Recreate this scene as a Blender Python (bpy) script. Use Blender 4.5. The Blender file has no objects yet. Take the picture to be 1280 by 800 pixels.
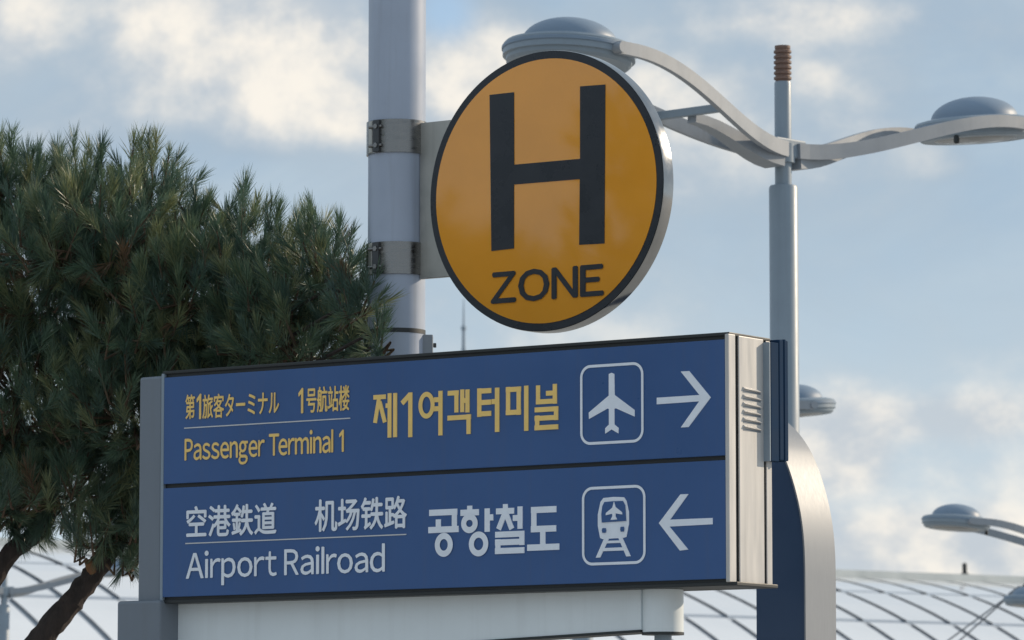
import bpy, bmesh, math, random
import numpy as np
from mathutils import Vector, Matrix
R = math.radians
random.seed(7); rng = np.random.default_rng(7)
sc = bpy.context.scene
C = sc.collection

# ------------------------------------------------------------------ camera
F = 5600.0                      # focal length in pixels of the 1280 x 800 photograph
CAM = Vector((0, 0, 1.6)); PITCH = math.atan2(600, F)
cd = bpy.data.cameras.new('camera'); cam = bpy.data.objects.new('camera', cd); C.objects.link(cam)
cd.sensor_width = 36; cd.lens = F / 1280 * 36; cd.clip_start = .5; cd.clip_end = 6000
cam.location = CAM; cam.rotation_euler = (R(90) + PITCH, 0, 0); sc.camera = cam
cd.dof.use_dof = True; cd.dof.focus_distance = 19.0; cd.dof.aperture_fstop = 9.0

# ------------------------------------------------------------------ light
SUN_EL, SUN_AZ = R(23), R(64)   # azimuth from +Y towards +X
sdir = Vector((math.sin(SUN_AZ) * math.cos(SUN_EL), math.cos(SUN_AZ) * math.cos(SUN_EL), math.sin(SUN_EL)))
sl = bpy.data.lights.new('sun', 'SUN'); so = bpy.data.objects.new('sun', sl); C.objects.link(so)
sl.energy = 3.0; sl.angle = R(.6); sl.color = (1, .83, .62)
so.rotation_euler = (-sdir).to_track_quat('-Z', 'Y').to_euler(); so.location = (60, 30, 40)

W = bpy.data.worlds.new('World'); sc.world = W; W.use_nodes = True
nt = W.node_tree; nt.nodes.clear()
def N(t, **k):
    n = nt.nodes.new(t)
    for a, b in k.items(): setattr(n, a, b)
    return n
def link(a, b): nt.links.new(a, b)
def wmath(op, a, b=None, c=None, clamp=False):
    n = N('ShaderNodeMath', operation=op); n.use_clamp = clamp
    for i, v in enumerate((a, b, c)):
        if v is None: continue
        if isinstance(v, (int, float)): n.inputs[i].default_value = v
        else: link(v, n.inputs[i])
    return n.outputs[0]
def wmix(f, a, b):
    n = N('ShaderNodeMix', data_type='RGBA')
    for i, v in ((0, f), (6, a), (7, b)):
        if isinstance(v, (int, float)): n.inputs[i].default_value = v
        elif isinstance(v, tuple): n.inputs[i].default_value = v + (1,)
        else: link(v, n.inputs[i])
    return n.outputs[2]
def wramp(v, lo, hi):
    n = N('ShaderNodeMapRange', interpolation_type='SMOOTHSTEP'); link(v, n.inputs[0])
    n.inputs[1].default_value = lo; n.inputs[2].default_value = hi
    return n.outputs[0]
out = N('ShaderNodeOutputWorld'); bg = N('ShaderNodeBackground'); bg.inputs[1].default_value = .1
link(bg.outputs[0], out.inputs[0])
sky = N('ShaderNodeTexSky', sky_type='NISHITA', sun_disc=False); sky.sun_elevation = SUN_EL; sky.sun_rotation = SUN_AZ
sky.altitude = 20; sky.air_density = 1.0; sky.dust_density = 1.5; sky.ozone_density = 2.0
tc = N('ShaderNodeTexCoord')
def cloud_noise(scale, off, detail, rough, stretch=1.5, warp=.25):
    mp = N('ShaderNodeMapping'); mp.inputs[1].default_value = off; mp.inputs[3].default_value = (scale, scale, scale * stretch)
    link(tc.outputs['Generated'], mp.inputs[0])
    n = N('ShaderNodeTexNoise'); n.inputs['Scale'].default_value = 1; n.inputs['Detail'].default_value = detail
    n.inputs['Roughness'].default_value = rough; n.inputs['Distortion'].default_value = warp
    link(mp.outputs[0], n.inputs['Vector']); return n.outputs[0]
def cdir(px, py):               # sky direction of a cloud bank
    v = Vector(((px - 640) / F, 1, (1000 - py) / F)); return v.normalized()
def bank(px, py, rx, ry):
    c = cdir(px, py)
    a = N('ShaderNodeVectorMath', operation='SUBTRACT'); link(tc.outputs['Generated'], a.inputs[0]); a.inputs[1].default_value = c
    m = N('ShaderNodeVectorMath', operation='MULTIPLY'); link(a.outputs[0], m.inputs[0]); m.inputs[1].default_value = (F / rx, 4, F / ry)
    l = N('ShaderNodeVectorMath', operation='LENGTH'); link(m.outputs[0], l.inputs[0])
    n = N('ShaderNodeMapRange', interpolation_type='SMOOTHSTEP'); link(l.outputs['Value'], n.inputs[0])
    n.inputs[1].default_value = 1.25; n.inputs[2].default_value = .15; return n.outputs[0]
def total(lst):
    r = None
    for (px, py, rx, ry, w) in lst:
        t = wmath('MULTIPLY', bank(px, py, rx, ry), w); r = t if r is None else wmath('ADD', r, t)
    return r
CO = (12.2, 7.7, 3.3)
d1 = cloud_noise(15, CO, 10, .60, 1.3, .12)
d2 = cloud_noise(15, (CO[0] + 15 * .007, CO[1], CO[2] + 15 * 1.3 * .010), 10, .60, 1.3, .12)
big = cloud_noise(6.0, (7.7, 1.2, 4.4), 4, .5, 1.8)
lit_g = total([(350, 60, 190, 130, .30), (250, 10, 200, 70, .16), (430, 140, 60, 50, .16), (600, 90, 130, 110, .26), (20, 20, 60, 60, .16), (820, 110, 130, 70, .10),
    (1010, 10, 170, 45, .24), (1020, 95, 40, 30, .12), (1045, 545, 90, 90, .28), (1200, 520, 150, 40, .18), (1170, 200, 70, 36, .10), (1150, 690, 260, 60, .22), (700, 120, 160, 60, .12),
    (1130, 330, 260, 210, -.14), (60, 110, 120, 60, -.08), (230, 235, 260, 75, -.16), (700, 330, 260, 120, -.06)])
field = wmath('ADD', wmath('ADD', wmath('MULTIPLY', d1, .75), wmath('MULTIPLY', big, .25)), lit_g)
relief = wramp(wmath('SUBTRACT', d1, d2), -.085, .13)
body = wramp(field, .45, .78)
sep = N('ShaderNodeSeparateXYZ'); link(tc.outputs['Generated'], sep.inputs[0])
horizon = wramp(sep.outputs[2], .15, .035)
mott = wramp(cloud_noise(9, (1.3, 5.2, 8.8), 8, .6, 2.2, .6), .36, .66)
veil = wmix(mott, wmix(.12, (3.2, 4.25, 5.4), sky.outputs[0]), (3.95, 4.85, 5.65))
grey = wramp(wmath('ADD', field, 0.0), .36, .52)
skyc = wmix(wmath('MULTIPLY', grey, .55), veil, (3.5, 4.25, 5.0))
skyc = wmix(wmath('MULTIPLY', horizon, .64), skyc, (6.0, 7.0, 7.5))
skyc = wmix(wmath('MULTIPLY', body, .95), skyc, wmix(relief, (4.7, 5.15, 5.6), (8.3, 7.8, 7.0)))
gapm = wmath('MULTIPLY', bank(556, 8, 46, 44), wramp(d1, .58, .40))
skyc = wmix(wmath('MULTIPLY', gapm, .7), skyc, (3.4, 5.0, 6.9))
link(skyc, bg.inputs[0])
vs = sc.view_settings
vs.view_transform = 'Standard'; vs.look = 'None'; vs.exposure = .25; vs.gamma = 1
sc.cycles.use_denoising = True
sc.cycles.max_bounces = 6

# ------------------------------------------------------------------ helpers
def ray(px, py):
    x = (px - 640) / F; y = (400 - py) / F
    c, s = math.cos(PITCH), math.sin(PITCH)
    return Vector((x, c - y * s, s + y * c))
def at(px, py, Y):              # the point seen at that pixel, Y metres down the street
    d = ray(px, py); return CAM + d * (Y / d.y)
class Frame:                    # upright frame: local X along a face, Y into depth, Z up
    def __init__(s, origin, rz):
        s.m = Matrix.Translation(origin) @ Matrix.Rotation(rz, 4, 'Z'); s.i = s.m.inverted()
    def on(s, px, py, w=0.0):   # where the sight line meets the plane local Y = w
        o = s.i @ CAM; d = s.i.to_3x3() @ ray(px, py)
        t = (w - o.y) / d.y; p = o + d * t
        return p
class MB:
    def __init__(s): s.v = []; s.f = []; s.sm = []
    def add(s, vs, fs, smooth=False):
        k = len(s.v); s.v += [tuple(v) for v in vs]
        for f in fs: s.f.append(tuple(i + k for i in f)); s.sm.append(smooth)
    def box(s, a, b, bev=0.0):
        x0, y0, z0 = a; x1, y1, z1 = b
        if bev <= 0:
            s.add([(x0,y0,z0),(x1,y0,z0),(x1,y1,z0),(x0,y1,z0),(x0,y0,z1),(x1,y0,z1),(x1,y1,z1),(x0,y1,z1)],
                  [(0,3,2,1),(4,5,6,7),(0,1,5,4),(1,2,6,5),(2,3,7,6),(3,0,4,7)]); return
        bm = bmesh.new(); bmesh.ops.create_cube(bm, size=1)
        for v in bm.verts:
            v.co = Vector(((x0+x1)/2 + v.co.x*(x1-x0), (y0+y1)/2 + v.co.y*(y1-y0), (z0+z1)/2 + v.co.z*(z1-z0)))
        bmesh.ops.bevel(bm, geom=list(bm.edges), offset=bev, segments=2, affect='EDGES', profile=.5)
        s.frombm(bm)
    def frombm(s, bm, smooth=False):
        bm.verts.index_update()
        s.add([v.co[:] for v in bm.verts], [[v.index for v in f.verts] for f in bm.faces], smooth); bm.free()
    def tube(s, pts, rad, n=12, caps=True, smooth=True):   # round section; rad a number or a list
        pts = [Vector(p) for p in pts]
        if not isinstance(rad, (list, tuple)): rad = [rad] * len(pts)
        up = None; rings = []
        for i, p in enumerate(pts):
            t = (pts[min(i+1, len(pts)-1)] - pts[max(i-1, 0)]).normalized()
            if up is None: up = Vector((1,0,0)) if abs(t.x) < .9 else Vector((0,1,0))
            a = (up - t * up.dot(t)).normalized(); b = t.cross(a); up = a
            rings.append([p + (a*math.cos(2*math.pi*k/n) + b*math.sin(2*math.pi*k/n)) * rad[i] for k in range(n)])
        vs = [v for r in rings for v in r]
        fs = [(i*n+k, i*n+(k+1)%n, (i+1)*n+(k+1)%n, (i+1)*n+k) for i in range(len(pts)-1) for k in range(n)]
        s.add(vs, fs, smooth)
        if caps: s.add(rings[0], [tuple(range(n))[::-1]]); s.add(rings[-1], [tuple(range(n))])
    def bar(s, pts, w, h):      # flat bar: section w wide sideways, h tall
        pts = [Vector(p) for p in pts]; vs = []
        for i, p in enumerate(pts):
            t = (pts[min(i+1, len(pts)-1)] - pts[max(i-1, 0)]).normalized()
            a = t.cross(Vector((0,0,1))).normalized(); b = a.cross(t)
            ww = w[i] if isinstance(w, list) else w; hh = h[i] if isinstance(h, list) else h
            for q, r in ((-1,-1),(1,-1),(1,1),(-1,1)): vs.append(p + a*q*ww/2 + b*r*hh/2)
        n = len(pts)
        fs = [(i*4+k, i*4+(k+1)%4, (i+1)*4+(k+1)%4, (i+1)*4+k) for i in range(n-1) for k in range(4)]
        fs += [(3,2,1,0), (4*n-4, 4*n-3, 4*n-2, 4*n-1)]
        s.add(vs, fs)
    def lathe(s, prof, n=40, c=(0,0,0), smooth=True, mat=None):
        vs = []; 
        for r, z in prof:
            for k in range(n):
                a = 2*math.pi*k/n; p = Vector((r*math.cos(a), r*math.sin(a), z))
                if mat: p = mat @ p
                vs.append(p + Vector(c))
        fs = [(i*n+k, i*n+(k+1)%n, (i+1)*n+(k+1)%n, (i+1)*n+k) for i in range(len(prof)-1) for k in range(n)]
        s.add(vs, fs, smooth)
        if prof[0][0] > 1e-6: s.add(vs[:n], [tuple(range(n))[::-1]])
        if prof[-1][0] > 1e-6: s.add(vs[-n:], [tuple(range(n))])
    def prism(s, poly, y0, y1):  # outline in local X,Z pushed from Y=y0 (front) to y1
        n = len(poly); vs = [(x, y0, z) for x, z in poly] + [(x, y1, z) for x, z in poly]
        s.add(vs, [tuple(range(n)), tuple(range(n, 2*n))[::-1]] + [(i, i+n, (i+1)%n+n, (i+1)%n) for i in range(n)])
    def build(s, name, mat, parent=None, loc=None, fix=True, autosmooth=None):
        me = bpy.data.meshes.new(name); me.from_pydata(s.v, [], s.f); me.update()
        me.polygons.foreach_set('use_smooth', s.sm)
        if fix:
            bm = bmesh.new(); bm.from_mesh(me); bmesh.ops.remove_doubles(bm, verts=bm.verts, dist=1e-5) if autosmooth else None
            bmesh.ops.recalc_face_normals(bm, faces=bm.faces)
            for e in bm.edges:
                if len(e.link_faces) == 2 and e.calc_face_angle(0) > R(32): e.smooth = False
            bm.to_mesh(me); bm.free()
        me.materials.append(mat)
        o = bpy.data.objects.new(name, me); C.objects.link(o)
        if parent: o.parent = parent
        if loc is not None: o.location = loc
        return o
def empty(name, loc, rz=0):
    o = bpy.data.objects.new(name, None); C.objects.link(o); o.location = loc; o.rotation_euler = (0,0,rz); o.empty_display_size = .2
    return o
def tag(o, label=None, cat=None, group=None, kind=None):
    for k, v in (('label', label), ('category', cat), ('group', group), ('kind', kind)):
        if v: o[k] = v
    return o
def copy_tree(o, parent=None):
    c = o.copy(); C.objects.link(c)
    if parent: c.parent = parent
    for ch in [x for x in bpy.data.objects if x.parent == o]: copy_tree(ch, c)
    return c

# ------------------------------------------------------------------ materials
def mat(name, col, rough=.5, metal=0.0, var=.08, vscale=6.0, bump=0.0, bscale=60.0, coat=0.0, stretch=(1,1,1), streak=0.0, spec=.5, rvar=.1):
    m = bpy.data.materials.new(name); m.use_nodes = True
    t = m.node_tree; b = t.nodes['Principled BSDF']
    L = t.links.new
    tcn = t.nodes.new('ShaderNodeTexCoord')
    mp = t.nodes.new('ShaderNodeMapping'); mp.inputs[3].default_value = stretch; L(tcn.outputs['Object'], mp.inputs[0])
    n = t.nodes.new('ShaderNodeTexNoise'); n.inputs['Scale'].default_value = vscale; n.inputs['Detail'].default_value = 6; n.inputs['Roughness'].default_value = .6
    L(mp.outputs[0], n.inputs['Vector'])
    r = t.nodes.new('ShaderNodeMapRange'); r.inputs[1].default_value = .3; r.inputs[2].default_value = .7
    r.inputs[3].default_value = 1 - var; r.inputs[4].default_value = 1 + var; L(n.outputs[0], r.inputs[0])
    mx = t.nodes.new('ShaderNodeMix'); mx.data_type = 'RGBA'; mx.blend_type = 'MULTIPLY'; mx.inputs[0].default_value = 1
    mx.inputs[6].default_value = col + (1,); L(r.outputs[0], mx.inputs[7])
    cout = mx.outputs[2]
    if streak > 0:               # rain streaks and dust with a shape of their own
        mp2 = t.nodes.new('ShaderNodeMapping'); mp2.inputs[3].default_value = (26, 26, 1.1); L(tcn.outputs['Object'], mp2.inputs[0])
        n2 = t.nodes.new('ShaderNodeTexNoise'); n2.inputs['Scale'].default_value = 1; n2.inputs['Detail'].default_value = 5; L(mp2.outputs[0], n2.inputs['Vector'])
        r2 = t.nodes.new('ShaderNodeMapRange'); r2.inputs[1].default_value = .52; r2.inputs[2].default_value = .75; r2.inputs[4].default_value = streak; L(n2.outputs[0], r2.inputs[0])
        m2 = t.nodes.new('ShaderNodeMix'); m2.data_type = 'RGBA'; L(r2.outputs[0], m2.inputs[0]); L(cout, m2.inputs[6])
        m2.inputs[7].default_value = (.13, .12, .10, 1); cout = m2.outputs[2]
    L(cout, b.inputs['Base Color'])
    r3 = t.nodes.new('ShaderNodeMapRange'); r3.inputs[1].default_value = .3; r3.inputs[2].default_value = .7
    r3.inputs[3].default_value = max(.02, rough - rvar); r3.inputs[4].default_value = min(1, rough + rvar); L(n.outputs[0], r3.inputs[0])
    L(r3.outputs[0], b.inputs['Roughness']); b.inputs['Metallic'].default_value = metal
    b.inputs['Specular IOR Level'].default_value = spec
    if coat: b.inputs['Coat Weight'].default_value = coat; b.inputs['Coat Roughness'].default_value = .04
    if bump:
        n3 = t.nodes.new('ShaderNodeTexNoise'); n3.inputs['Scale'].default_value = bscale; n3.inputs['Detail'].default_value = 4; L(mp.outputs[0], n3.inputs['Vector'])
        bp = t.nodes.new('ShaderNodeBump'); bp.inputs['Strength'].default_value = bump; bp.inputs['Distance'].default_value = .01
        L(n3.outputs[0], bp.inputs['Height']); L(bp.outputs[0], b.inputs['Normal'])
    return m
M = dict(
    pole=mat('pole_paint', (.39, .445, .55), .42, var=.06, vscale=3, streak=.16),
    strap=mat('stainless_strap', (.24, .235, .23), .27, 1.0, .12, 9, stretch=(1,1,6)),
    plate=mat('steel_plate', (.46, .45, .42), .45, .85, .12, 7, streak=.2),
    boltm=mat('dark_bolt', (.07, .075, .08), .4, .6),
    orange=mat('orange_film', (.88, .36, .036), .035, 0, .05, 3.0, rvar=.012, spec=.6, coat=.6),
    black=mat('black_film', (.021, .025, .033), .3, 0, .08),
    rim=mat('polished_rim', (.36, .365, .37), .14, 1.0, .08, 12, rvar=.05),
    blue=mat('blue_film', (.048, .114, .285), .36, 0, .07, 1.4, spec=.35, streak=.10),
    rule=mat('divider_print', (.62, .62, .62), .5, 0, .05, 12),
    yellow=mat('yellow_lettering', (.94, .64, .20), .5, 0, .06, 12),
    white=mat('white_lettering', (.82, .87, .95), .5, 0, .05, 12),
    seam=mat('dark_trim', (.022, .026, .028), .5, 0, .15),
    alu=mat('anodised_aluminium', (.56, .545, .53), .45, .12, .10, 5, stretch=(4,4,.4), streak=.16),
    grey=mat('grey_coated_metal', (.175, .205, .245), .5, 0, .06, 2.5, streak=.1),
    fascia=mat('pale_grey_panel', (.80, .86, .89), .45, 0, .05, 2, streak=.06),
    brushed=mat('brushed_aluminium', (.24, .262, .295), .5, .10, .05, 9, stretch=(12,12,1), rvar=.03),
    navyedge=mat('navy_edge', (.016, .040, .085), .8, 0, .1, 6, spec=.05),
    navy=mat('navy_paint', (.036, .075, .155), .4, 0, .05, 2.5),
    lampgrey=mat('lamp_paint', (.25, .31, .37), .42, 0, .06, 4, streak=.1),
    armgrey=mat('arm_paint', (.29, .32, .36), .45, 0, .07, 4, streak=.12),
    domem=mat('lamp_dome', (.20, .27, .36), .5, 0, .06, 3),
    lens=mat('lamp_lens', (.055, .066, .072), .2, 0, .1),
    copper=mat('rusty_finial', (.19, .12, .095), .6, .1, .22, 14),
    bark=mat('pine_bark', (.045, .034, .030), .9, 0, .45, 20, bump=.9, bscale=45, stretch=(1,1,.4)),
    fresh=mat('cut_wood', (.22, .11, .05), .8, 0, .2, 20),
    twig=mat('pine_twig', (.10, .065, .04), .85, 0, .25, 30),
    roof=mat('roof_panel', (.80, .83, .87), .16, .0, .06, .10, rvar=.08),
    seamroof=mat('roof_seam', (.44, .47, .51), .6, 0, .1, 1),
    ridge=mat('ridge_metal', (.62, .64, .62), .4, .2, .08, .5),
    wallm=mat('terminal_wall', (.45, .46, .46), .6, 0, .08, .3),
    glass=mat('tinted_glass', (.05, .07, .085), .08, 0, .1, .4),
    cable=mat('steel_cable', (.22, .23, .25), .45, .5),
    ground=mat('paving', (.38, .375, .36), .85, 0, .16, .8, bump=.4, bscale=12),
)

# ------------------------------------------------------------------ ground
g = MB(); g.add([(-2500,-2500,0),(2500,-2500,0),(2500,2500,0),(-2500,2500,0)], [(0,1,2,3)])
tag(g.build('ground', M['ground']), kind='structure')

# ------------------------------------------------------------------ direction sign
TH = math.atan(F / (8121 * math.cos(PITCH)))     # its face turns away to the left by this
corner = at(911, 573, 18.2)
lf = Frame((corner.x, corner.y, 0), -TH)
UL = lf.on(203, 609).x                           # left end, measured from the right end
S = Frame(lf.m @ Vector((UL, 0, 0)), -TH)        # origin: ground under the left end of the face
LEN = S.on(911, 573).x
ZB = (S.on(203, 750).z + S.on(911, 727).z) / 2; ZT = (S.on(203, 468).z + S.on(911, 419).z) / 2
ZM = (S.on(203, 608).z + S.on(911, 572).z) / 2
DEP = .32
sign = empty('direction_sign', S.m.to_translation(), -TH)
tag(sign, 'blue two-row direction sign with arrows to Passenger Terminal 1 and Airport Railroad', 'direction sign')
b = MB(); b.box((0, .012, ZB), (LEN - .002, DEP, ZT), 0); b.build('cabinet', M['seam'], sign)
gap = .0095
upper = MB(); upper.box((.008, -.004, ZM + gap), (LEN - .014, .016, ZT - .016), .002); upper = upper.build('panel', M['blue'], sign)
lower = MB(); lower.box((.008, -.004, ZB + .012), (LEN - .014, .016, ZM - gap), .002); lower = lower.build('panel', M['blue'], sign)
upper['label'] = 'upper blue panel with yellow lettering'; lower['label'] = 'lower blue panel with white lettering'
b = MB(); b.box((-.004, .0, ZT), (LEN + .004, DEP + .004, ZT + .014), .003); b.build('top_trim', M['seam'], sign)
b = MB(); b.box((-.002, .004, ZB - .016), (LEN + .034, DEP + .004, ZB - .0005), .003); b.build('bottom_trim', M['seam'], sign)
# right end cover
b = MB(); b.box((LEN - .012, -.008, ZB - .002), (LEN + .006, .046, ZT + .006), .003); b.build('end_trim', M['alu'], sign)
b = MB(); b.box((LEN, .07, ZB - .006), (LEN + .008, .262, ZT + .004), .003); cover = b.build('end_cover', M['alu'], sign)
b = MB(); b.box((LEN - .001, .285, ZB - .008), (LEN + .006, DEP + .006, ZT), .002); b.build('end_trim', M['alu'], sign)
for k in range(6):                               # stamped louvres
    p = lf.on(939, 482 + k * 9.6); z = p.z
    bm = bmesh.new(); x = LEN + .0075
    vs = [bm.verts.new(v) for v in ((x,.098,z+.010),(x,.235,z+.004),(x+.012,.228,z-.006),(x+.012,.102,z-.0005),(x,.098,z-.002),(x,.235,z-.008))]
    for f in ((0,1,2,3),(3,2,5,4),(0,3,4),(1,5,2),(0,4,5,1)): bm.faces.new([vs[i] for i in f])
    b = MB(); b.frombm(bm); b.build('louvre', M['alu'], cover)
    b = MB(); b.box((LEN + .0065, .098, z - .0155), (LEN + .0088, .236, z - .0075)); b.build('louvre_slot', M['grey'], cover)
# the panel of the far side, seen on its edge
zr0 = lf.on(960, 577, .3).z; zr1 = lf.on(962, 424, .3).z
b = MB(); b.box((1.6, .285 + .0455, zr0 + .006), (LEN + .043, .40, zr1), .004); rear = b.build('rear_panel', M['navyedge'], sign)
b = MB(); b.box((LEN - .01, .268, zr0), (LEN + .040, .328, zr1 - .015), .002); b.build('rear_bracket', M['navyedge'], sign)
b = MB(); b.box((LEN - .01, .258, zr0 - .002), (LEN + .038, .2675, zr1 - .017), .002); b.build('rear_bracket', M['lampgrey'], sign)
b = MB(); b.box((LEN - .01, .365, zr0 + .002), (LEN + .047, .376, zr1 + .003), .002); b.build('rear_trim', M['navyedge'], rear)
# left end upright and its column
wid = 231.0
zc = S.on(178, 751, 0).z
b = MB(); b.box((-.138, .0, zc - .02), (-.004, DEP - .02, ZT - .006), .012); b.build('end_post', M['grey'], sign)
b = MB(); b.box((-.006, -.006, ZB - .004), (.009, .02, ZT + .002), .002); b.build('edge_strip', M['lampgrey'], sign)
b = MB(); b.box((-.232, -.03, 0), (.015, DEP, zc), .012); b.build('column', M['grey'], sign)
# pale board under the face and the round sleeve that carries it
WF = .10
xa = S.on(209, 760, WF).x; xb = S.on(801, 760, WF).x
low = [(S.on(px, py, WF).x, S.on(px, py, WF).z) for px, py in ((801,787),(740,791),(680,795),(620,799),(520,806),(400,813),(300,818),(209,821))]
b = MB(); b.prism([(xa, ZB - .012), (xb, ZB - .012)] + low, WF, WF + .12)
b.build('fascia_board', M['fascia'], sign)
b = MB(); b.bar([(x, WF + .06, z - .006) for x, z in low], .13, .011); b.build('fascia_edge', M['seam'], sign)
b = MB(); b.prism([(xa - .012, ZB - .02), (xa + .008, ZB - .02), (xa + .008, low[-1][1] - .03), (xa - .012, low[-1][1] - .03)], WF - .03, WF + .125); b.build('fascia_edge', M['fascia'], sign)
pc = S.on(827, 770, WF + .06); zs = S.on(827, 791, WF + .06).z
b = MB(); b.lathe([(.086, zs), (.086, ZB - .013)], 40, (pc.x, WF + .07, 0)); sleeve = b.build('sleeve', M['fascia'], sign)
b = MB(); b.lathe([(.088, zs - .009), (.088, zs + .002)], 40, (pc.x, WF + .07, 0)); b.build('sleeve_rim', M['seam'], sleeve)
b = MB(); b.lathe([(.036, 0), (.036, zs)], 24, (pc.x, WF + .07, 0)); b.build('pole', M['lampgrey'], sign)

# --- lettering: thin film letters cut to shape, a couple of millimetres proud of the panel
class Ink:
    def __init__(s, fr, w): s.fr = fr; s.w = w; s.b = MB(); s.k = 0
    def P(s, p, o, sc_): q = s.fr.on(o[0] + p[0] / sc_, o[1] + p[1] / sc_, s.w); return (q.x, q.z)
    def lay(s, poly):
        y = s.w - .0022 - .00035 * s.k; s.k += 1
        s.b.prism(poly, y, s.w + .001)
    def seg(s, p, q, t, ext=0.0):
        d = Vector((q[0]-p[0], q[1]-p[1])); d.normalize(); n = Vector((-d.y, d.x)) * t / 2
        p = Vector(p) - d * ext; q = Vector(q) + d * ext
        s.lay([tuple(p - n), tuple(q - n), tuple(q + n), tuple(p + n)])
    def ring(s, c, rx, rz, t, n=36):
        y = s.w - .0022 - .00035 * s.k; s.k += 1; vs = []; fs = []
        for i in range(n):
            a = 2 * math.pi * i / n
            for r in (-t/2, t/2): vs.append((c[0] + (rx + r) * math.cos(a), y, c[1] + (rz + r) * math.sin(a)))
        for i in range(n): j = (i + 1) % n; fs.append((2*i, 2*i+1, 2*j+1, 2*j))
        s.b.add(vs, fs)
    def rrect(s, c0, c1, t, rad, n=8):
        x0, z0 = c0; x1, z1 = c1; pts = []
        for cx, cz, a0 in ((x1-rad, z1-rad, 0), (x0+rad, z1-rad, 90), (x0+rad, z0+rad, 180), (x1-rad, z0+rad, 270)):
            for i in range(n + 1):
                a = R(a0 + 90 * i / n); pts.append((cx + rad * math.cos(a), cz + rad * math.sin(a), math.cos(a), math.sin(a)))
        y = s.w - .0022; vs = []; m = len(pts)
        for x, z, a, c in pts: vs += [(x - a*t/2, y, z - c*t/2), (x + a*t/2, y, z + c*t/2)]
        s.b.add(vs, [(2*i, 2*i+1, 2*((i+1) % m)+1, 2*((i+1) % m)) for i in range(m)])
def glyphs(body):               # outline meshes of a run of characters -> (coords, faces)
    c = bpy.data.curves.new('text', 'FONT'); c.body = body; c.resolution_u = 3
    t = bpy.data.objects.new('text', c); C.objects.link(t); bpy.context.view_layer.update()
    dg = bpy.context.evaluated_depsgraph_get(); me = bpy.data.meshes.new_from_object(t.evaluated_get(dg))
    bpy.data.objects.remove(t); bpy.data.curves.remove(c)
    co = np.empty(len(me.vertices) * 3); me.vertices.foreach_get('co', co); co = co.reshape(-1, 3)[:, :2]
    fs = [tuple(p.vertices) for p in me.polygons]; bpy.data.meshes.remove(me)
    return co, fs
THIN = set('ijltfr1')
def run(body):                  # Latin set glyph by glyph from the sans full-width forms; the rest as it is
    X, Fc, cur, prev = [], [], 0.0, None
    for ch in body:
        if ch == ' ': cur += .25; continue
        if ch == '\u3000': cur += .45; continue
        latin = 33 <= ord(ch) < 127
        if ch == 'l': co, fs = np.array([(0,0),(.088,0),(.088,.768),(0,.768)]), [(0,1,2,3)]
        elif ch == '1': co, fs = np.array([(.16,0),(.255,0),(.255,.735),(.19,.735),(.0,.60),(.0,.50),(.16,.60)]) , [(0,1,2,3,6), (3,4,5,6)]
        else: co, fs = glyphs(chr(ord(ch) + 0xFEE0) if latin else ch)
        if latin:
            gap = {'T': .045, 'A': .05, 'r': .05, 't': .05, 'l': .09, 'i': .085}.get(ch, .08)
            if prev == 'T' and ch in 'aeor': cur -= .05
            if prev == 'r' and ch in 'ao': cur -= .02
            if ch == '1' and prev: cur += .07
            co = co - [co[:, 0].min(), 0]; adv = co[:, 0].max() + gap
            sx_ = {'t': .78, 'r': .86, 'P': .94, 'R': .94, 'Z': .94, 'N': .95, 'O': .95}.get(ch, 1.0); co = co * [sx_, 1]; adv = co[:, 0].max() + gap
        else: adv = 1.0
        k = sum(len(x) for x in X); X.append(co + [cur, 0]); Fc += [tuple(i + k for i in f) for f in fs]
        cur += adv; prev = ch
    return np.concatenate(X), Fc
def text(fr, w, body, left, right, bottom, top, o, s_, m, parent, bold=0.0, name='lettering'):
    f = lambda p: fr.on(o[0] + p[0] / s_, o[1] + p[1] / s_, w)
    u0, u1, z0, z1 = f(left).x, f(right).x, f(bottom).z, f(top).z
    co, fs = run(body); lo, hi = co.min(0), co.max(0)
    X = u0 + bold + (co[:, 0] - lo[0]) / (hi[0] - lo[0]) * (u1 - u0 - 2 * bold); Z = z0 + bold + (co[:, 1] - lo[1]) / (hi[1] - lo[1]) * (z1 - z0 - 2 * bold)
    mb = MB(); offs = [(0, 0)] + ([(bold, 0), (-bold, 0), (0, bold), (0, -bold)] if bold else [])
    for i, (ox, oz) in enumerate(offs):      # heavier weight: the cut is spread by a millimetre or two each way
        mb.add([(x + ox, w - .0024 - .0003 * i, z + oz) for x, z in zip(X, Z)], fs)
    return mb.build(name, m, parent, fix=False)
WP = -.0045
o7, s7 = (225, 475), 5.818; o8, s8 = (225, 615), 4.414
text(S, WP, '第', (42,190), (112,170), (75,285), (75,105), o7, s7, M['yellow'], upper, .0016)
text(S, WP, '1', (124,190), (158,170), (150,285), (150,100), o7, s7, M['yellow'], upper, .002)
text(S, WP, '旅客ターミナル', (166,190), (724,170), (200,282), (690,72), o7, s7, M['yellow'], upper, .0016)
text(S, WP, '1', (864,150), (900,130), (890,243), (890,58), o7, s7, M['yellow'], upper, .002)
text(S, WP, '号航站楼', (922,150), (1236,130), (960,240), (1200,36), o7, s7, M['yellow'], upper, .0016)
text(S, WP, 'Passenger Terminal 1', (36,500), (1195,450), (430,617), (1090,355), o7, s7, M['yellow'], upper, .0018)
text(S, WP, '空港鉄道', (37,170), (535,150), (95,252), (450,60), o8, s8, M['white'], lower, .0026)
text(S, WP, '机场铁路', (745,130), (1255,110), (790,220), (1215,20), o8, s8, M['white'], lower, .0026)
text(S, WP, 'Airport Railroad', (35,400), (1133,350), (250,514), (1130,283), o8, s8, M['white'], lower, .0016)
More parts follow.
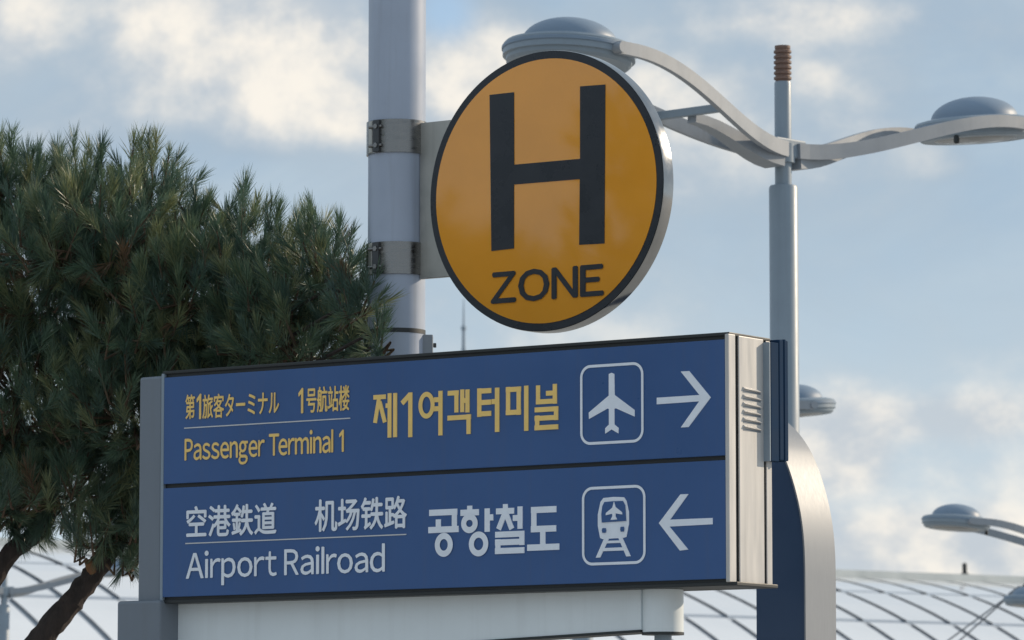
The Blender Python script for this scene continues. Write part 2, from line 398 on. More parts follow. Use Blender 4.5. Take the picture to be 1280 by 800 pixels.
for (p, q, par) in (((230.5,535), (438,523), upper), ((232,679.5), (508,668), lower)):
    k = Ink(S, WP); a_, b_ = S.on(*p, WP), S.on(*q, WP); z = (a_.z + b_.z) / 2
    k.seg((a_.x, z), (b_.x, z), .0048); k.b.build('divider_line', M['rule'], par)
def strokes(segs, rings, o, s_, t, m, par, name='lettering'):
    k = Ink(S, WP)
    for x0, y0, x1, y1 in segs:
        p, q = k.P((x0, y0), o, s_), k.P((x1, y1), o, s_)
        if abs(x0 - x1) < 3: xm = (p[0] + q[0]) / 2; p, q = (xm, p[1]), (xm, q[1])
        elif abs(y0 - y1) <= .06 * abs(x0 - x1) + 3: zm = (p[1] + q[1]) / 2; p, q = (p[0], zm), (q[0], zm)
        k.seg(p, q, t)
    for cx, cy, rx, ry in rings:
        c = k.P((cx, cy), o, s_); e = k.P((cx + rx, cy), o, s_); f = k.P((cx, cy - ry), o, s_)
        k.ring(c, e[0] - c[0], f[1] - c[1], t)
    return k.b.build(name, m, par)
z1, z2, zs_ = (460, 470), (580, 470), 8.89
dx = (580 - 460) * 8.89
A = lambda L: [(a + dx, b_, c + dx, d) for a, b_, c, d in L]
strokes([(62,238,200,230),(124,250,80,522),(132,285,190,515),(200,330,243,328),(243,192,243,685),(305,190,305,680)], [], z1, zs_, .0195, M['yellow'], upper)
strokes([(472,183,472,680),(380,305,470,205)], [], z1, zs_, .0215, M['yellow'], upper)
strokes([(735,265,800,262),(735,365,800,362),(808,165,808,660)], [(655,325,68,122)], z1, zs_, .021, M['yellow'], upper)
strokes([(888,192,1010,186),(985,160,985,405),(1050,150,1050,402),(1050,275,dx+42,272),(dx+42,150,dx+42,405),(888,470,dx+80,452),(dx+55,425,dx+55,645)], [], z1, zs_, .0205, M['yellow'], upper)
strokes(A([(172,138,172,455),(150,170,305,162),(150,298,305,290),(150,425,305,414),(312,285,372,283),(372,130,372,622)]), [], z1, zs_, .0215, M['yellow'], upper)
strokes(A([(492,122,492,435),(610,118,610,432),(468,152,636,146),(468,406,636,402),(695,108,695,610)]), [], z1, zs_, .021, M['yellow'], upper)
strokes(A([(825,105,825,312),(802,287,1035,279),(1012,88,1012,308),(915,192,1012,189),(790,375,1050,366),(1027,345,1027,490),(790,470,1050,462),(818,440,818,602),(790,577,1050,565)]), [], z1, zs_, .0205, M['yellow'], upper)
o3, o4 = (530, 620), (610, 620)
strokes([(60,185,372,178),(340,150,340,375),(162,260,162,375),(52,377,388,369)], [(225,543,72,99)], o3, zs_, .0262, M['white'], lower)
strokes([(510,108,510,190),(408,187,612,181),(705,138,705,398),(705,240,772,237)], [(510,305,64,74),(612,533,80,104)], o3, zs_, .0262, M['white'], lower)
strokes([(195,90,195,180),(92,172,292,163),(192,185,120,370),(202,195,268,366),(280,245,360,243),(360,116,360,365),(85,430,408,420),(381,392,381,545),(85,517,408,507),(116,482,116,645),(85,613,408,602)], [], o4, zs_, .0248, M['white'], lower)
strokes([(480,157,762,146),(512,125,512,402),(480,371,760,358),(612,370,612,575),(440,577,795,561)], [], o4, zs_, .0262, M['white'], lower)
def shape(name, polys, o, s_, m, par, w=WP):
    k = Ink(S, w)
    for p in polys: k.lay([k.P(q, o, s_) for q in p])
    return k.b.build(name, m, par)
o5, s5, o6, s6 = (720, 445), 6.667, (720, 600), 6.957
def frame_box(o, s_, tl, br, par):
    k = Ink(S, WP); a_, c_ = k.P((tl[0], (tl[1])), o, s_), k.P(br, o, s_)
    k.rrect((a_[0], c_[1]), (c_[0], a_[1]), .0115, .045); return k.b.build('pictogram_frame', M['white'], par)
frame_box(o5, s5, (46, 92), (556, 706), upper); frame_box(o6, s6, (64, 76), (598, 715), lower)
shape('aeroplane_pictogram', [[(275,150),(298,140),(321,150),(324,325),(490,450),(490,505),(335,436),(322,440),(322,570),(357,600),(355,645),(298,612),(245,647),(245,602),(276,572),(276,442),(265,437),(110,525),(108,472),(275,330)]], o5, s5, M['white'], upper)
shape('arrow', [[(675,348),(1030,325),(875,130),(945,125),(1125,345),(940,592),(875,596),(1028,378),(675,403)]], o5, s5, M['white'], upper)
shape('arrow', [[(1190,330),(1190,385),(815,405),(978,605),(905,614),(722,375),(910,125),(980,122),(820,345)]], o6, s6, M['white'], lower)
tr = shape('train_pictogram', [[(240,157),(330,147),(420,150),(440,180),(462,280),(462,380),(440,495),(415,503),(330,508),(235,515),(212,505),(192,400),(192,300),(215,190)],
    [(248,505),(292,503),(212,674),(174,676)], [(370,502),(405,500),(478,662),(440,665)], [(248,552),(402,546),(412,524),(240,530)], [(226,620),(434,612),(424,585),(236,592)]], o6, s6, M['white'], lower)
shape('train_window', [[(248,192),(330,184),(408,182),(428,220),(436,355),(226,370),(222,300),(230,230)],
    [(230,420),(258,418),(262,438),(258,458),(232,460),(227,440)], [(390,408),(416,406),(420,426),(416,448),(392,450),(387,430)]], o6, s6, M['blue'], lower, WP - .004)
shape('aeroplane_pictogram', [[(331,188),(345,235),(401,280),(403,300),(346,290),(345,315),(358,343),(302,347),(318,315),(317,293),(260,306),(262,287),(318,240)]], o6, s6, M['white'], lower, WP - .0075)

# ------------------------------------------------------------------ tall pole and round H sign
PD = 20.0
base = at(495.5, 420, PD); base.z = 0
PR = 36.3 / F * PD
tp = empty('pole', base); tag(tp, 'tall pale grey round steel pole holding the orange disc sign', 'pole')
b = MB(); b.lathe([(PR, 0), (PR, 9.5)], 56); shaft = b.build('shaft', M['pole'], tp)
b = MB(); b.lathe([(PR + .05, 0), (PR + .05, .03), (PR + .004, .035), (PR + .004, .3)], 40); b.build('base_flange', M['pole'], tp)
zj = at(495, 416, PD).z
b = MB(); b.lathe([(PR + .0015, zj - .010), (PR + .0015, zj + .010)], 56); b.build('joint_band', M['seam'], tp)
zb = at(528, 432, PD)
b = MB(); b.box((PR - .02, -.05, zb.z - .06), (PR + .035, .05, zb.z + .045), .004); bx = b.build('cable_box', M['armgrey'], tp)
b = MB(); b.box((PR + .036, -.02, zb.z - .01), (PR + .05, .0, zb.z + .01), .003); b.build('catch', M['boltm'], bx)

hs = empty('round_sign', base, -TH)
tag(hs, 'round orange sign reading H ZONE with black border and polished rim', 'round sign')
H = Frame(base, -TH)
ctr = H.on(689, 240, 0.0); DR = 175.5 / F * (H.m @ ctr).y * 1.016
W0, W1 = -.052, .032                              # front and back of the disc
dm = Matrix.Rotation(R(90), 4, 'X')
cxz = (ctr.x, 0, ctr.z)
b = MB(); b.lathe([(DR - .012, W0 + .010), (DR - .002, W0 + .004), (DR, W0 + .012), (DR, W1 - .006), (DR - .006, W1)], 128, (ctr.x, 0, ctr.z), True, Matrix.Rotation(R(-90), 4, 'X')); b.build('rim', M['rim'], hs)
b = MB(); b.lathe([(DR - .004, W0 + .001), (DR - .004, W0 + .012)], 128, (ctr.x, 0, ctr.z), False, Matrix.Rotation(R(-90), 4, 'X')); b.build('border', M['black'], hs)
fr_ = DR - .037
b = MB(); b.lathe([(fr_, W0 - .0015), (fr_, W0 + .004)], 128, (ctr.x, 0, ctr.z), False, Matrix.Rotation(R(-90), 4, 'X')); face = b.build('face', M['orange'], hs)
WH = W0 - .002
oh, sh_ = (430, 0), 1.7777
k = Ink(H, WH)
Pz = lambda x, y: k.P((x, y), oh, sh_)
k.lay([Pz(324,211), Pz(378,205), Pz(378.5,366), Pz(525,353), Pz(525,192), Pz(581,188), Pz(579,541), Pz(523,544), Pz(524.5,398), Pz(378,410), Pz(378,552), Pz(328,558)])
k.b.build('letter_h', M['black'], face)
text(H, WH, 'ZONE', (327,640), (578,620), (350,675), (560,586), oh, sh_, M['black'], face, .0042)
zp1, zp0 = H.on(535, 153, 0).z, H.on(540, 348, 0).z
b = MB(); b.box((PR + .001, -.006, zp0), (ctr.x + .1, .012, zp1), .003); plate = b.build('mounting_plate', M['plate'], hs)
for (ya, yb) in ((154, 195), (306, 346)):
    z1_, z0_ = at(490, ya, PD).z, at(490, yb, PD).z
    b = MB(); b.lathe([(PR + .001, z0_), (PR + .008, z0_), (PR + .008, z1_), (PR + .001, z1_)], 56); st = b.build('strap', M['strap'], hs)
    for ang, wd_, th_, mt_ in ((-38, .034, .022, 'boltm'), (-58, .030, .010, 'plate'), (-20, .012, .004, 'strap')):
        rm = Matrix.Rotation(R(ang) + TH, 4, 'Z')
        b = MB(); b.box((-wd_/2, -PR - th_, z0_ + .002), (wd_/2, -PR + .006, z1_ - .002), .003); b.v = [tuple(rm @ Vector(v)) for v in b.v]; b.build('clamp_lug', M[mt_], st)
    rm = Matrix.Rotation(R(-38) + TH, 4, 'Z')
    for zz in (z0_ + .032, z1_ - .032):
        b = MB(); b.tube([(-.045, -PR - .012, zz), (.03, -PR - .012, zz)], .0075, 8); b.lathe([(.012, -.004), (.012, .004)], 6, (0,0,0), False, Matrix.Translation((.002, -PR - .024, zz)) @ Matrix.Rotation(R(90), 4, 'X'))
        b.v = [tuple(rm @ Vector(v)) for v in b.v]; b.build('bolt', M['strap'], st)

# ------------------------------------------------------------------ navy totem with the bent aluminium edge
T0 = Frame(at(975, 760, 20.4), -TH); T0 = Frame((T0.m.to_translation().x, T0.m.to_translation().y, 0), -TH)
to = empty('totem', T0.m.to_translation(), -TH)
tag(to, 'navy blue totem with curved brushed aluminium edge behind the direction sign', 'totem')
xl, xr = T0.on(945, 760).x, T0.on(1005.5, 760).x
edge = [(1005.5,800),(1005.5,735),(1005.3,705),(1003.8,672),(1000,642),(994,615),(986,588),(978,568),(972,556),(962,541),(950,528),(930,512),(900,497),(860,487)]
prof = [(T0.on(px, py).x, T0.on(px, py).z) for px, py in edge]
prof[0] = (prof[0][0], 0)
# smooth the outline
def smooth_line(p, n=3):
    for _ in range(n):
        q = [p[0]]
        for a_, c_ in zip(p[:-1], p[1:]):
            q += [(a_[0]*.75 + c_[0]*.25, a_[1]*.75 + c_[1]*.25), (a_[0]*.25 + c_[0]*.75, a_[1]*.25 + c_[1]*.75)]
        p = q + [p[-1]]
    return p
sp = smooth_line(prof[1:], 4); sp = [prof[0]] + sp
DT = .262
xend = sp[-1][0]; zend = sp[-1][1]
poly = sp + [(xend, zend - .12), (xl - .05, zend - .30), (xl, zend - .42), (xl, 0)]
b = MB(); b.prism(poly, .004, DT - .004); b.build('body', M['navy'], to)
b = MB(); vs = []; fs = []
for i, (x, z) in enumerate(sp):
    a_ = Vector(sp[max(i-1,0)]); c_ = Vector(sp[min(i+1,len(sp)-1)]); t_ = (c_ - a_).normalized(); nrm = Vector((t_.y, -t_.x))
    for off in (.0, .008): 
        for y in (-.004, DT + .004): vs.append((x + nrm.x * off, y, z + nrm.y * off))
for i in range(len(sp) - 1):
    q = 4 * i
    fs += [(q+2, q+3, q+7, q+6), (q, q+2, q+6, q+4), (q+1, q+5, q+7, q+3), (q, q+4, q+5, q+1)]
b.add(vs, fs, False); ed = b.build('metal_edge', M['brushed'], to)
bm = bmesh.new(); bm.from_mesh(ed.data)
for f in bm.faces: f.smooth = abs(f.normal.y) < .5
for e in bm.edges:
    if len(e.link_faces) == 2 and e.calc_face_angle(0) > R(40): e.smooth = False
bm.to_mesh(ed.data); bm.free()

# ------------------------------------------------------------------ street lamps
LH, LR, RISE = 5.70, 2.04, .36
def s_curve(s): return s * s * (3 - 2 * s)
def make_lamp(hub=LH, finial=True):
    root = empty('street_lamp', (0, 0, 0))
    b = MB(); b.lathe([(.13, 0), (.13, .4), (.092, .45), (.092, hub - .25), (.084, hub - .235), (.054, hub - .232)], 32); b.build('pole', M['lampgrey'], root)
    b = MB(); b.lathe([(.0535, hub - .24), (.0535, hub + .42), (.05, hub + .43)], 28); b.build('mast_tip', M['lampgrey'], root)
    b = MB(); pr = [(.046, hub + .43)]
    for k in range(6):
        z = hub + .435 + k * .034
        pr += [(.046, z + .004), (.0565, z + .010), (.0565, z + .024), (.046, z + .030)]
    pr += [(.050, hub + .645), (.050, hub + .66)]
    b.lathe(pr, 24, (0,0,0), False); b.build('finial', M['copper'], root)
    b = MB(); b.box((-.15, -.07, hub - .06), (.15, .07, hub + .06), .012)
    b.lathe([(.075, hub - .09), (.075, hub + .03)], 28); b.build('hub', M['lampgrey'], root)
    for sx in (-1, 1):
        for sy in (-1, 1):
            pts = []
            for i in range(25):
                s = i / 24; x = .06 + s * (LR + .03 - .06); q = min(1, (x - .06) / (LR - .06))
                pts.append((sx * x, sy * (.075 + .345 * math.sin(q * math.pi / 2) ** 1.25), hub - .015 + (RISE + .0) * s_curve(min(1, q * 1.05)) + .0))
            b = MB(); b.bar(pts, .036, [.098 - .022 * (i / 24) for i in range(25)]); a_ = b.build('arm', M['armgrey'], root)
            p = pts[-1]; b = MB(); b.tube([(p[0], p[1] - sy * .03, p[2]), (p[0], p[1] + sy * .035, p[2])], .034, 14); b.build('arm_boss', M['armgrey'], a_)
        i = 10; x = pts[i][0]; y = abs(pts[i][1]); z = pts[i][2]
        b = MB(); b.box((min(x, x + sx * .045), -y, z - .028), (max(x, x + sx * .045), y, z + .022), .004); b.build('brace', M['lampgrey'], root)
        rib = [(sx * (.08 + (abs(x) - .08) * t / 8), 0, hub - .075 + (z - .04 - hub + .075) * s_curve(t / 8) ) for t in range(9)]
        b = MB(); b.bar(rib, [.16 - .09 * t / 8 for t in range(9)], [.10 - .045 * t / 8 for t in range(9)]); b.build('rib', M['armgrey'], root)
        hc = Vector((sx * LR, 0, hub + RISE + .01)); tilt = Matrix.Rotation(R(-4.5 * sx), 4, 'Y')
        b = MB(); b.lathe([(.30, -.088), (.36, -.088), (.378, -.072), (.382, -.05), (.40, -.046), (.40, .022), (.388, .036), (.33, .05), (.30, .052)], 56, hc, True, tilt); hd = b.build('lamp_head', M['lampgrey'], root)
        b = MB(); b.lathe([(.292, .046)] + [(.29 * math.cos(R(a)), .05 + .15 * math.sin(R(a))) for a in range(0, 90, 9)] + [(.001, .20)], 48, hc, True, tilt); b.build('dome', M['domem'], hd)
        b = MB(); b.lathe([(.001, -.104), (.12, -.102), (.22, -.096), (.31, -.083)], 48, hc, True, tilt); b.build('lens', M['lens'], hd)
        b = MB(); b.lathe([(.402, -.012), (.408, -.008), (.408, .008), (.402, .012)], 56, hc, True, tilt); b.build('gasket', M['domem'], hd)
        bp = Vector((sx * (LR - .34), -.1, hub + RISE - .12)); b = MB(); b.lathe([(.012, -.03), (.02, -.02), (.02, 0), (.01, .05)], 10, bp); b.build('latch', M['seam'], hd)
    return root
A_ = at(718, 60, 26.6); 
GL = 'twin-headed street lamps'
def place_lamp(o, px, Y, rz, label):
    p = at(px, 500, Y); o.location = (p.x, p.y, 0); o.rotation_euler = (0, 0, rz); tag(o, label, 'street lamp', GL)
lamp = make_lamp(); place_lamp(lamp, 981, 28.1, R(47.7), 'large grey street lamp with ribbed rusty finial rising behind the blue sign')
l2 = make_lamp(4.465); place_lamp(l2, 1385, 53, R(22), 'street lamp with domed head above the curved terminal roof')
l3 = make_lamp(4.80); place_lamp(l3, 728, 40, R(20), 'street lamp whose domed head peeks out beside the thicker lamp pole')
l4 = make_lamp(4.95); place_lamp(l4, 8, 72, R(32), 'street lamp with pale blue arm behind the pine trunk')
l5 = make_lamp(3.95); place_lamp(l5, 1460, 62, R(15), 'low distant street lamp head in front of the roof beside stay cables')

# ------------------------------------------------------------------ terminal with the vaulted roof
ax = Vector((.818, .575, 0)); bx_ = Vector((.575, -.818, 0)); RV = 52.0; SL0 = .13
P0 = at(1045, 722, 300)
tb = empty('terminal_building', (P0.x, P0.y, 0)); tag(tb, 'airport terminal with long pale panelled vault roof and dark seams', 'building')
def vault(s, w, lift=0.0):
    a0 = math.asin(SL0 / math.sqrt(1 + SL0**2)); a = a0 + w / RV
    hw = RV * (math.sin(a) - math.sin(a0)); dz = RV * (math.cos(a0) - math.cos(a))
    n = bx_ * math.sin(a) + Vector((0, 0, math.cos(a)))
    return ax * s + bx_ * hw + Vector((0, 0, P0.z - dz)) + n * lift
ROWS, ROWW, COLW, S0, NC = 4, 6.9, 3.62, -92.0 - 18 * 3.62, 74
b = MB(); n_ = 24; vs = []
for i in range(n_ + 1):
    for s in (S0 - 1, S0 + NC * COLW + 1): vs.append(vault(s, -1 + i * (ROWS * ROWW + 1) / n_, -.12))
b.add(vs, [(2*i, 2*i+1, 2*i+3, 2*i+2) for i in range(n_)], True)
# back slope and walls under it
back = [vault(s, -1, -.12) - bx_ * 60 - Vector((0, 0, 8)) for s in (S0 - 1, S0 + NC * COLW + 1)]
b.add([vault(S0 - 1, -1, -.12), vault(S0 + NC * COLW + 1, -1, -.12), back[1], back[0]], [(0,1,2,3)])
deck = b.build('roof_deck', M['seamroof'], tb)
pm = []
for r in range(ROWS):            # one curved panel mesh per row, shared along the row
    m_ = MB(); vs = []; g_ = .25
    for i in range(5):
        w = r * ROWW + g_ + (ROWW - 2 * g_) * i / 4
        for s in (g_, COLW - g_): vs.append(vault(s, w, .06))
    for i in (0, 4):
        for s in (g_, COLW - g_): vs.append(vault(s, r * ROWW + (g_ if i == 0 else ROWW - g_), -.13))
    fs = [(2*i, 2*i+1, 2*i+3, 2*i+2) for i in range(4)] + [(0, 1, 11, 10), (8, 9, 13, 12)]
    m_.add(vs, fs, False); proto = m_.build('roof_panel', M['roof'], deck); proto.location = ax * S0
    for c in range(1, NC):
        o = proto.copy(); C.objects.link(o); o.location = ax * (S0 + c * COLW)
b = MB(); b.bar([vault(S0 - 1, -.15, .25), vault(S0 + NC * COLW + 1, -.15, .25)], .7, .55); b.build('ridge_cap', M['ridge'], deck)
sv = (1205 - 1045) / 5600 * 300 / .80
v0 = vault(sv * 1.07, -.2, .4); b = MB(); b.lathe([(.30, 0), (.30, .18), (.16, .22), (.16, .85), (.10, .9)], 12, v0); b.build('roof_beacon', M['seam'], deck)
fw = vault(0, ROWS * ROWW - 1.2, 0); wz = fw.z - .3
for i in range(24):
    s = S0 + i * NC * COLW / 24; L_ = NC * COLW / 24
    p = vault(s, ROWS * ROWW - 1.5, 0); q = vault(s + L_, ROWS * ROWW - 1.5, 0)
    b = MB(); b.add([(p.x,p.y,0),(q.x,q.y,0),(q.x,q.y,wz),(p.x,p.y,wz)], [(0,1,2,3)]); b.build('glazing', M['glass'], tb)
    b = MB(); b.tube([(p.x, p.y, 0), (p.x, p.y, wz)], .3, 8); b.build('wall_column', M['wallm'], tb)
b = MB(); e0, e1 = back
for u_, v_ in ((e0, e1), (e0, vault(S0 - 1, ROWS * ROWW, -.2)), (e1, vault(S0 + NC * COLW + 1, ROWS * ROWW, -.2))):
    b.add([(u_.x,u_.y,0),(v_.x,v_.y,0),(v_.x,v_.y,v_.z),(u_.x,u_.y,u_.z)], [(0,1,2,3)])
b.build('wall', M['wallm'], tb)

# ------------------------------------------------------------------ far aerial mast and cable mast
pm_ = at(579.5, 410, 420); top = at(579.5, 374, 420).z; k1 = at(579.5, 408, 420).z; k2 = at(579.5, 436, 420).z
am = empty('aerial_mast', (pm_.x, pm_.y, 0)); tag(am, 'thin far aerial mast between the tall pole and orange disc', 'mast')
b = MB(); b.tube([(0,0,0), (0,0,k2), (0,0,k2+.2), (0,0,k1)], [.34, .20, .16, .13], 10); b.build('tower', M['lampgrey'], am)
b = MB(); b.tube([(0,0,k1), (0,0,k1+1.2), (0,0,top)], [.09, .07, .035], 8); b.build('aerial', M['lampgrey'], am)
b = MB(); b.lathe([(.24, k1 - .35), (.24, k1)], 12); b.lathe([(.24, k2 - .9), (.24, k2 - .4)], 12); b.build('collar', M['lampgrey'], am)
mtop = at(1410, 628, 90); mb = at(1410, 700, 90)
cm = empty('stayed_mast', (mb.x, mb.y, 0)); tag(cm, 'slim stayed mast whose paired steel cables slant across the roof', 'mast')
b = MB(); b.tube([(0,0,0), (0,0,mtop.z + .5)], [.16, .10], 14); b.build('pole', M['lampgrey'], cm)
o_ = Vector((mb.x, mb.y, 0))
for dyy in (0, 9):
    e1 = at(1278, 734, 90); f1 = at(1258, 747 + dyy * .15, 90); e2 = at(1186 + dyy * 1.6, 800, 90)
    d = (e2 - f1).normalized(); t = -(f1.z - .05) / d.z; e3 = f1 + d * t
    b = MB(); b.tube([Vector((0, 0, mtop.z)), e1 - o_], .026, 6); b.tube([e1 - o_, f1 - o_], .032, 6); b.tube([f1 - o_, e3 - o_], .017, 6); b.build('stay_cable', M['cable'], cm)
f1 = at(1262, 745, 90); f2 = at(1276, 735, 90)
b = MB(); b.tube([f1 - o_, f2 - o_], .062, 8); b.build('cable_socket', M['cable'], cm)

# ------------------------------------------------------------------ pine tree
TD = 21.3
tb0 = at(-70, 1000, TD); tbase = Vector((tb0.x, tb0.y, 0))
pine = empty('pine_tree', tbase); tag(pine, 'dense dark green pine tree with leaning trunk behind the sign', 'tree')
def tpnt(px, py, d=0.0): return at(px, py, TD + d) - tbase
def limb(pts, rads, name='branch', m='bark'):
    b = MB(); P_ = []; Rr = []
    pts = [Vector(p) for p in pts]
    for i in range(len(pts) - 1):     # Catmull-Rom
        p0, p1, p2, p3 = pts[max(i-1,0)], pts[i], pts[i+1], pts[min(i+2,len(pts)-1)]
        for k in range(14):
            t = k / 14
            P_.append(.5*((2*p1) + (p2-p0)*t + (2*p0-5*p1+4*p2-p3)*t*t + (-p0+3*p1-3*p2+p3)*t*t*t)); Rr.append(rads[i] + (rads[i+1]-rads[i])*t)
    P_.append(pts[-1]); Rr.append(rads[-1])
    Rr = [r * random.uniform(.94, 1.07) for r in Rr]
    b.tube(P_, Rr, 20 if rads[0] > .05 else 9)
    nn = 20 if rads[0] > .05 else 9
    for q in range(len(P_) * nn):
        c_ = P_[q // nn]; b.v[q] = tuple(c_ + (Vector(b.v[q]) - c_) * random.uniform(.86, 1.12))
    return b.build(name, M[m], pine), P_
base_p = Vector((0, 0, -.05))
_, tr1 = limb([base_p, tpnt(-60,1200), tpnt(-15,900), tpnt(52,798), tpnt(120,712), tpnt(185,590), tpnt(170,430), tpnt(150,280), tpnt(150,205)], [.13,.105,.075,.057,.050,.042,.032,.020,.008], 'trunk')
_, tr2 = limb([base_p + Vector((.02,0,.9)), tpnt(-90,1000,.1), tpnt(-70,850,.1), tpnt(0,708,.1), tpnt(60,640,.15), tpnt(60,480,.2), tpnt(20,330,.3), tpnt(10,230,.3)], [.09,.07,.06,.046,.040,.032,.02,.008], 'trunk')
b = MB(); c0 = tpnt(112, 708, -.06); b.tube([c0 + Vector((.01,.03,-.02)), c0 + Vector((-.006, -.012, .022))], [.026, .019], 10); b.build('cut_stub', M['fresh'], pine)
lobes = [(185,238,62,62,-.1,.35),(95,250,85,72,.1,.5),(20,235,70,75,.2,.5),(-60,260,90,90,.3,.6),(255,300,72,60,-.3,.4),(330,322,68,66,-.5,.4),(400,335,58,72,-.9,.35),(428,398,46,42,-1.15,.25),(448,432,40,22,-1.2,.2),
    (60,360,130,100,0,.7),(200,390,120,100,-.3,.7),(330,420,90,70,-.6,.5),(-80,400,120,120,.2,.7),(30,490,140,110,0,.8),(170,500,130,110,-.2,.7),(300,500,110,80,-.4,.6),(-100,540,110,90,.1,.7),
    (90,600,110,70,0,.6),(165,650,55,60,-.1,.4),(20,615,80,60,0,.6),(-60,640,80,50,.2,.5),(120,665,50,32,-.2,.3),(168,688,34,30,-.1,.25),(215,610,90,90,-.1,.4),(420,380,40,50,-.9,.3),(375,425,95,55,-1.0,.35),(345,370,80,60,-.8,.35),(250,350,90,70,-.6,.4),(60,300,110,70,-.4,.4),(448,372,34,36,-1.45,.15),(472,412,20,22,-1.62,.08),(470,432,30,16,-1.62,.08),(440,345,28,40,-1.3,.15),(300,270,40,34,-.3,.3),(150,300,120,90,-.4,.5)]
area = np.array([l[2]*l[3]*(.6 + l[5]) for l in lobes]); 
NS = 3500
cnt = (area / area.sum() * NS).astype(int)
skel = [p for p in tr1[42:]] + [p for p in tr2[46:]]
pos = []; dirs = []; colr = []; size = []
bb = MB()
for (lx, ly, rx, ry, dd, rd), n in zip(lobes, cnt):
    cw = tpnt(lx, ly, dd)
    src = min(skel, key=lambda p: (p - cw).length + max(0, p.z - cw.z + .15) * 3)
    mid = (src + cw) / 2 + Vector((0, 0, -.10)); b_pts = [src, mid, cw]
    if (cw - src).length > .42: limb(b_pts, [.018, .012, .006], 'branch', 'bark')
    for i in range(n):
        while True:
            q = rng.uniform(-1, 1, 3); rr = np.linalg.norm(q)
            if rr < 1 and (rr > .35 or rng.random() < .35): break
        mpx = TD / F
        p = cw + Vector((q[0] * rx * mpx, q[1] * rd, q[2] * ry * mpx))
        outw = Vector((q[0], q[1], q[2])) * (.55 + .3 * rr)
        d = (outw + Vector((rng.normal(0, .28), rng.normal(0, .28), .95 if q[2] > -.4 else .35))).normalized()
        Ls = rng.uniform(.10, .20)
        pos.append(p - d * Ls * .8); dirs.append(d); size.append(Ls); colr.append(rng.random())
        if i % 2 == 0:
            j = p - d * Ls; k_ = j + (cw - j) * .45 + Vector((0, 0, -.04))
            bb.tube([k_, j, p], [.008, .006, .003], 5, False)
bb.build('twigs', M['twig'], pine)
pos = np.array([p[:] for p in pos]); dirs = np.array([d[:] for d in dirs]); size = np.array(size); colr = np.array(colr)
NN = 84; n = len(pos)
dead = rng.random(n) < .012; colr = np.where(dead, 1.0, colr * .93)
along = rng.uniform(0, 1, (n, NN)) ** .8
t_ = np.broadcast_to(dirs[:, None, :], (n, NN, 3))
rv = rng.normal(size=(n, NN, 3)); rv -= (rv * t_).sum(-1, keepdims=True) * t_; rv /= np.linalg.norm(rv, axis=-1, keepdims=True)
spread = rng.uniform(.35, 1.05, (n, NN, 1)) * rng.uniform(.65, 1.25, (n, 1, 1)) * (1.15 - .75 * along[..., None])
nd = t_ + rv * spread; nd /= np.linalg.norm(nd, axis=-1, keepdims=True)
ln = rng.uniform(.075, .12, (n, NN, 1)) * rng.uniform(.7, 1.2, (n, 1, 1))
b0 = pos[:, None, :] + t_ * (size[:, None] * along)[..., None]
tipp = b0 + nd * ln + np.array([0, 0, -.006])
sd = np.cross(nd, rng.normal(size=(n, NN, 3))); sd /= np.linalg.norm(sd, axis=-1, keepdims=True)
wd = .0014
mdp = b0 * .45 + tipp * .55
V = np.stack([b0 - sd * wd * .6, b0 + sd * wd * .6, mdp + sd * wd, tipp, mdp - sd * wd], 2).reshape(-1, 3)
nf = n * NN
me = bpy.data.meshes.new('crown'); me.vertices.add(nf * 5); me.vertices.foreach_set('co', V.ravel().astype(np.float32))
me.loops.add(nf * 5); me.loops.foreach_set('vertex_index', np.arange(nf * 5, dtype=np.int32))
me.polygons.add(nf); me.polygons.foreach_set('loop_start', np.arange(0, nf * 5, 5, dtype=np.int32)); me.polygons.foreach_set('loop_total', np.full(nf, 5, np.int32))
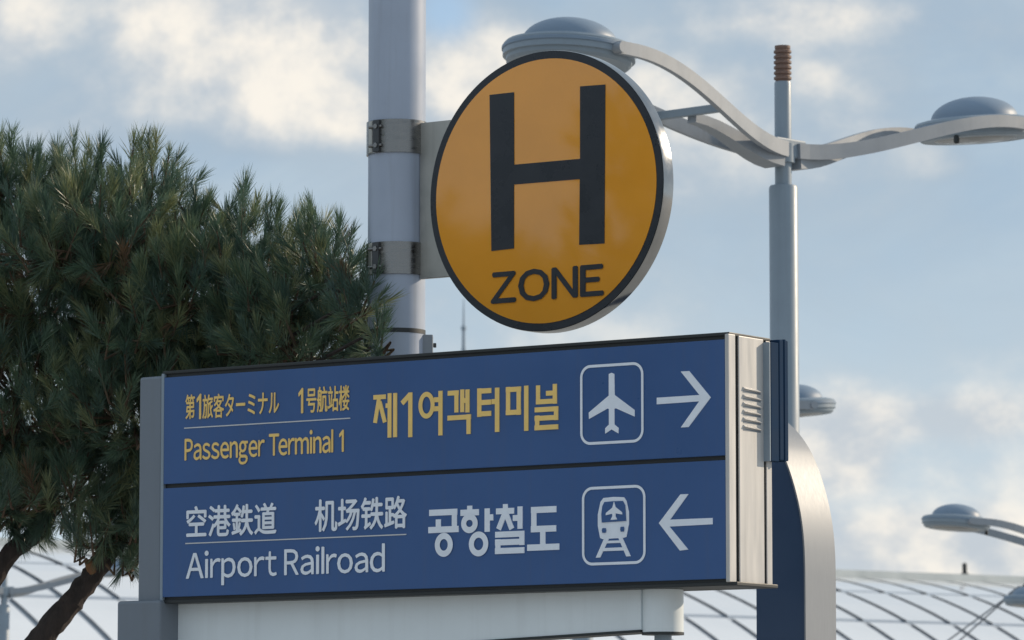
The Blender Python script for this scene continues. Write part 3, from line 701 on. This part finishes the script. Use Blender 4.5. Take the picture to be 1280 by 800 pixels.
at_ = me.attributes.new('tone', 'FLOAT', 'POINT'); at_.data.foreach_set('value', np.repeat(np.clip(np.repeat(colr, NN) + rng.normal(0, .10, nf) * (1 - np.repeat(dead, NN)), 0, np.where(np.repeat(dead, NN), 1, .95)), 5).astype(np.float32))
me.update(calc_edges=True)
nm = bpy.data.materials.new('pine_needles'); nm.use_nodes = True; t = nm.node_tree; pb = t.nodes['Principled BSDF']
an = t.nodes.new('ShaderNodeAttribute'); an.attribute_name = 'tone'
cr = t.nodes.new('ShaderNodeValToRGB'); cr.color_ramp.elements[0].color = (.064, .120, .095, 1); cr.color_ramp.elements[1].color = (.16, .10, .055, 1)
e = cr.color_ramp.elements.new(.6); e.color = (.112, .182, .110, 1)
e = cr.color_ramp.elements.new(.95); e.color = (.25, .27, .13, 1); 
t.links.new(an.outputs['Fac'], cr.inputs[0]); t.links.new(cr.outputs[0], pb.inputs['Base Color']); pb.inputs['Roughness'].default_value = .42
pb.inputs['Specular IOR Level'].default_value = .7
tl = t.nodes.new('ShaderNodeBsdfTranslucent'); t.links.new(cr.outputs[0], tl.inputs[0]); mxs = t.nodes.new('ShaderNodeMixShader'); mxs.inputs[0].default_value = .3
t.links.new(pb.outputs[0], mxs.inputs[1]); t.links.new(tl.outputs[0], mxs.inputs[2]); t.links.new(mxs.outputs[0], t.nodes['Material Output'].inputs[0])
me.materials.append(nm); co_ = bpy.data.objects.new('crown', me); C.objects.link(co_); co_.parent = pine

# two more pines of the same row: they stand left of the view and mirror in the glossy disc
nrm = Vector((-math.sin(TH), -math.cos(TH), 0)); pl = H.m @ Vector((ctr.x, W0, 0))
def mirror(p): return p - nrm * (2 * (p - pl).dot(nrm))
for px, py, Y, scl, lab in ((905, 130, 31, 1.36, 'broad pine tree standing left of the sign, mirrored in the orange disc'), (455, 285, 44, 1.56, 'pine tree standing far left of the sign, mirrored low in the orange disc')):
    v = mirror(at(px, py, Y)); o = copy_tree(pine); o.location = (v.x, v.y, 0); o.scale = (scl,) * 3; o['label'] = lab
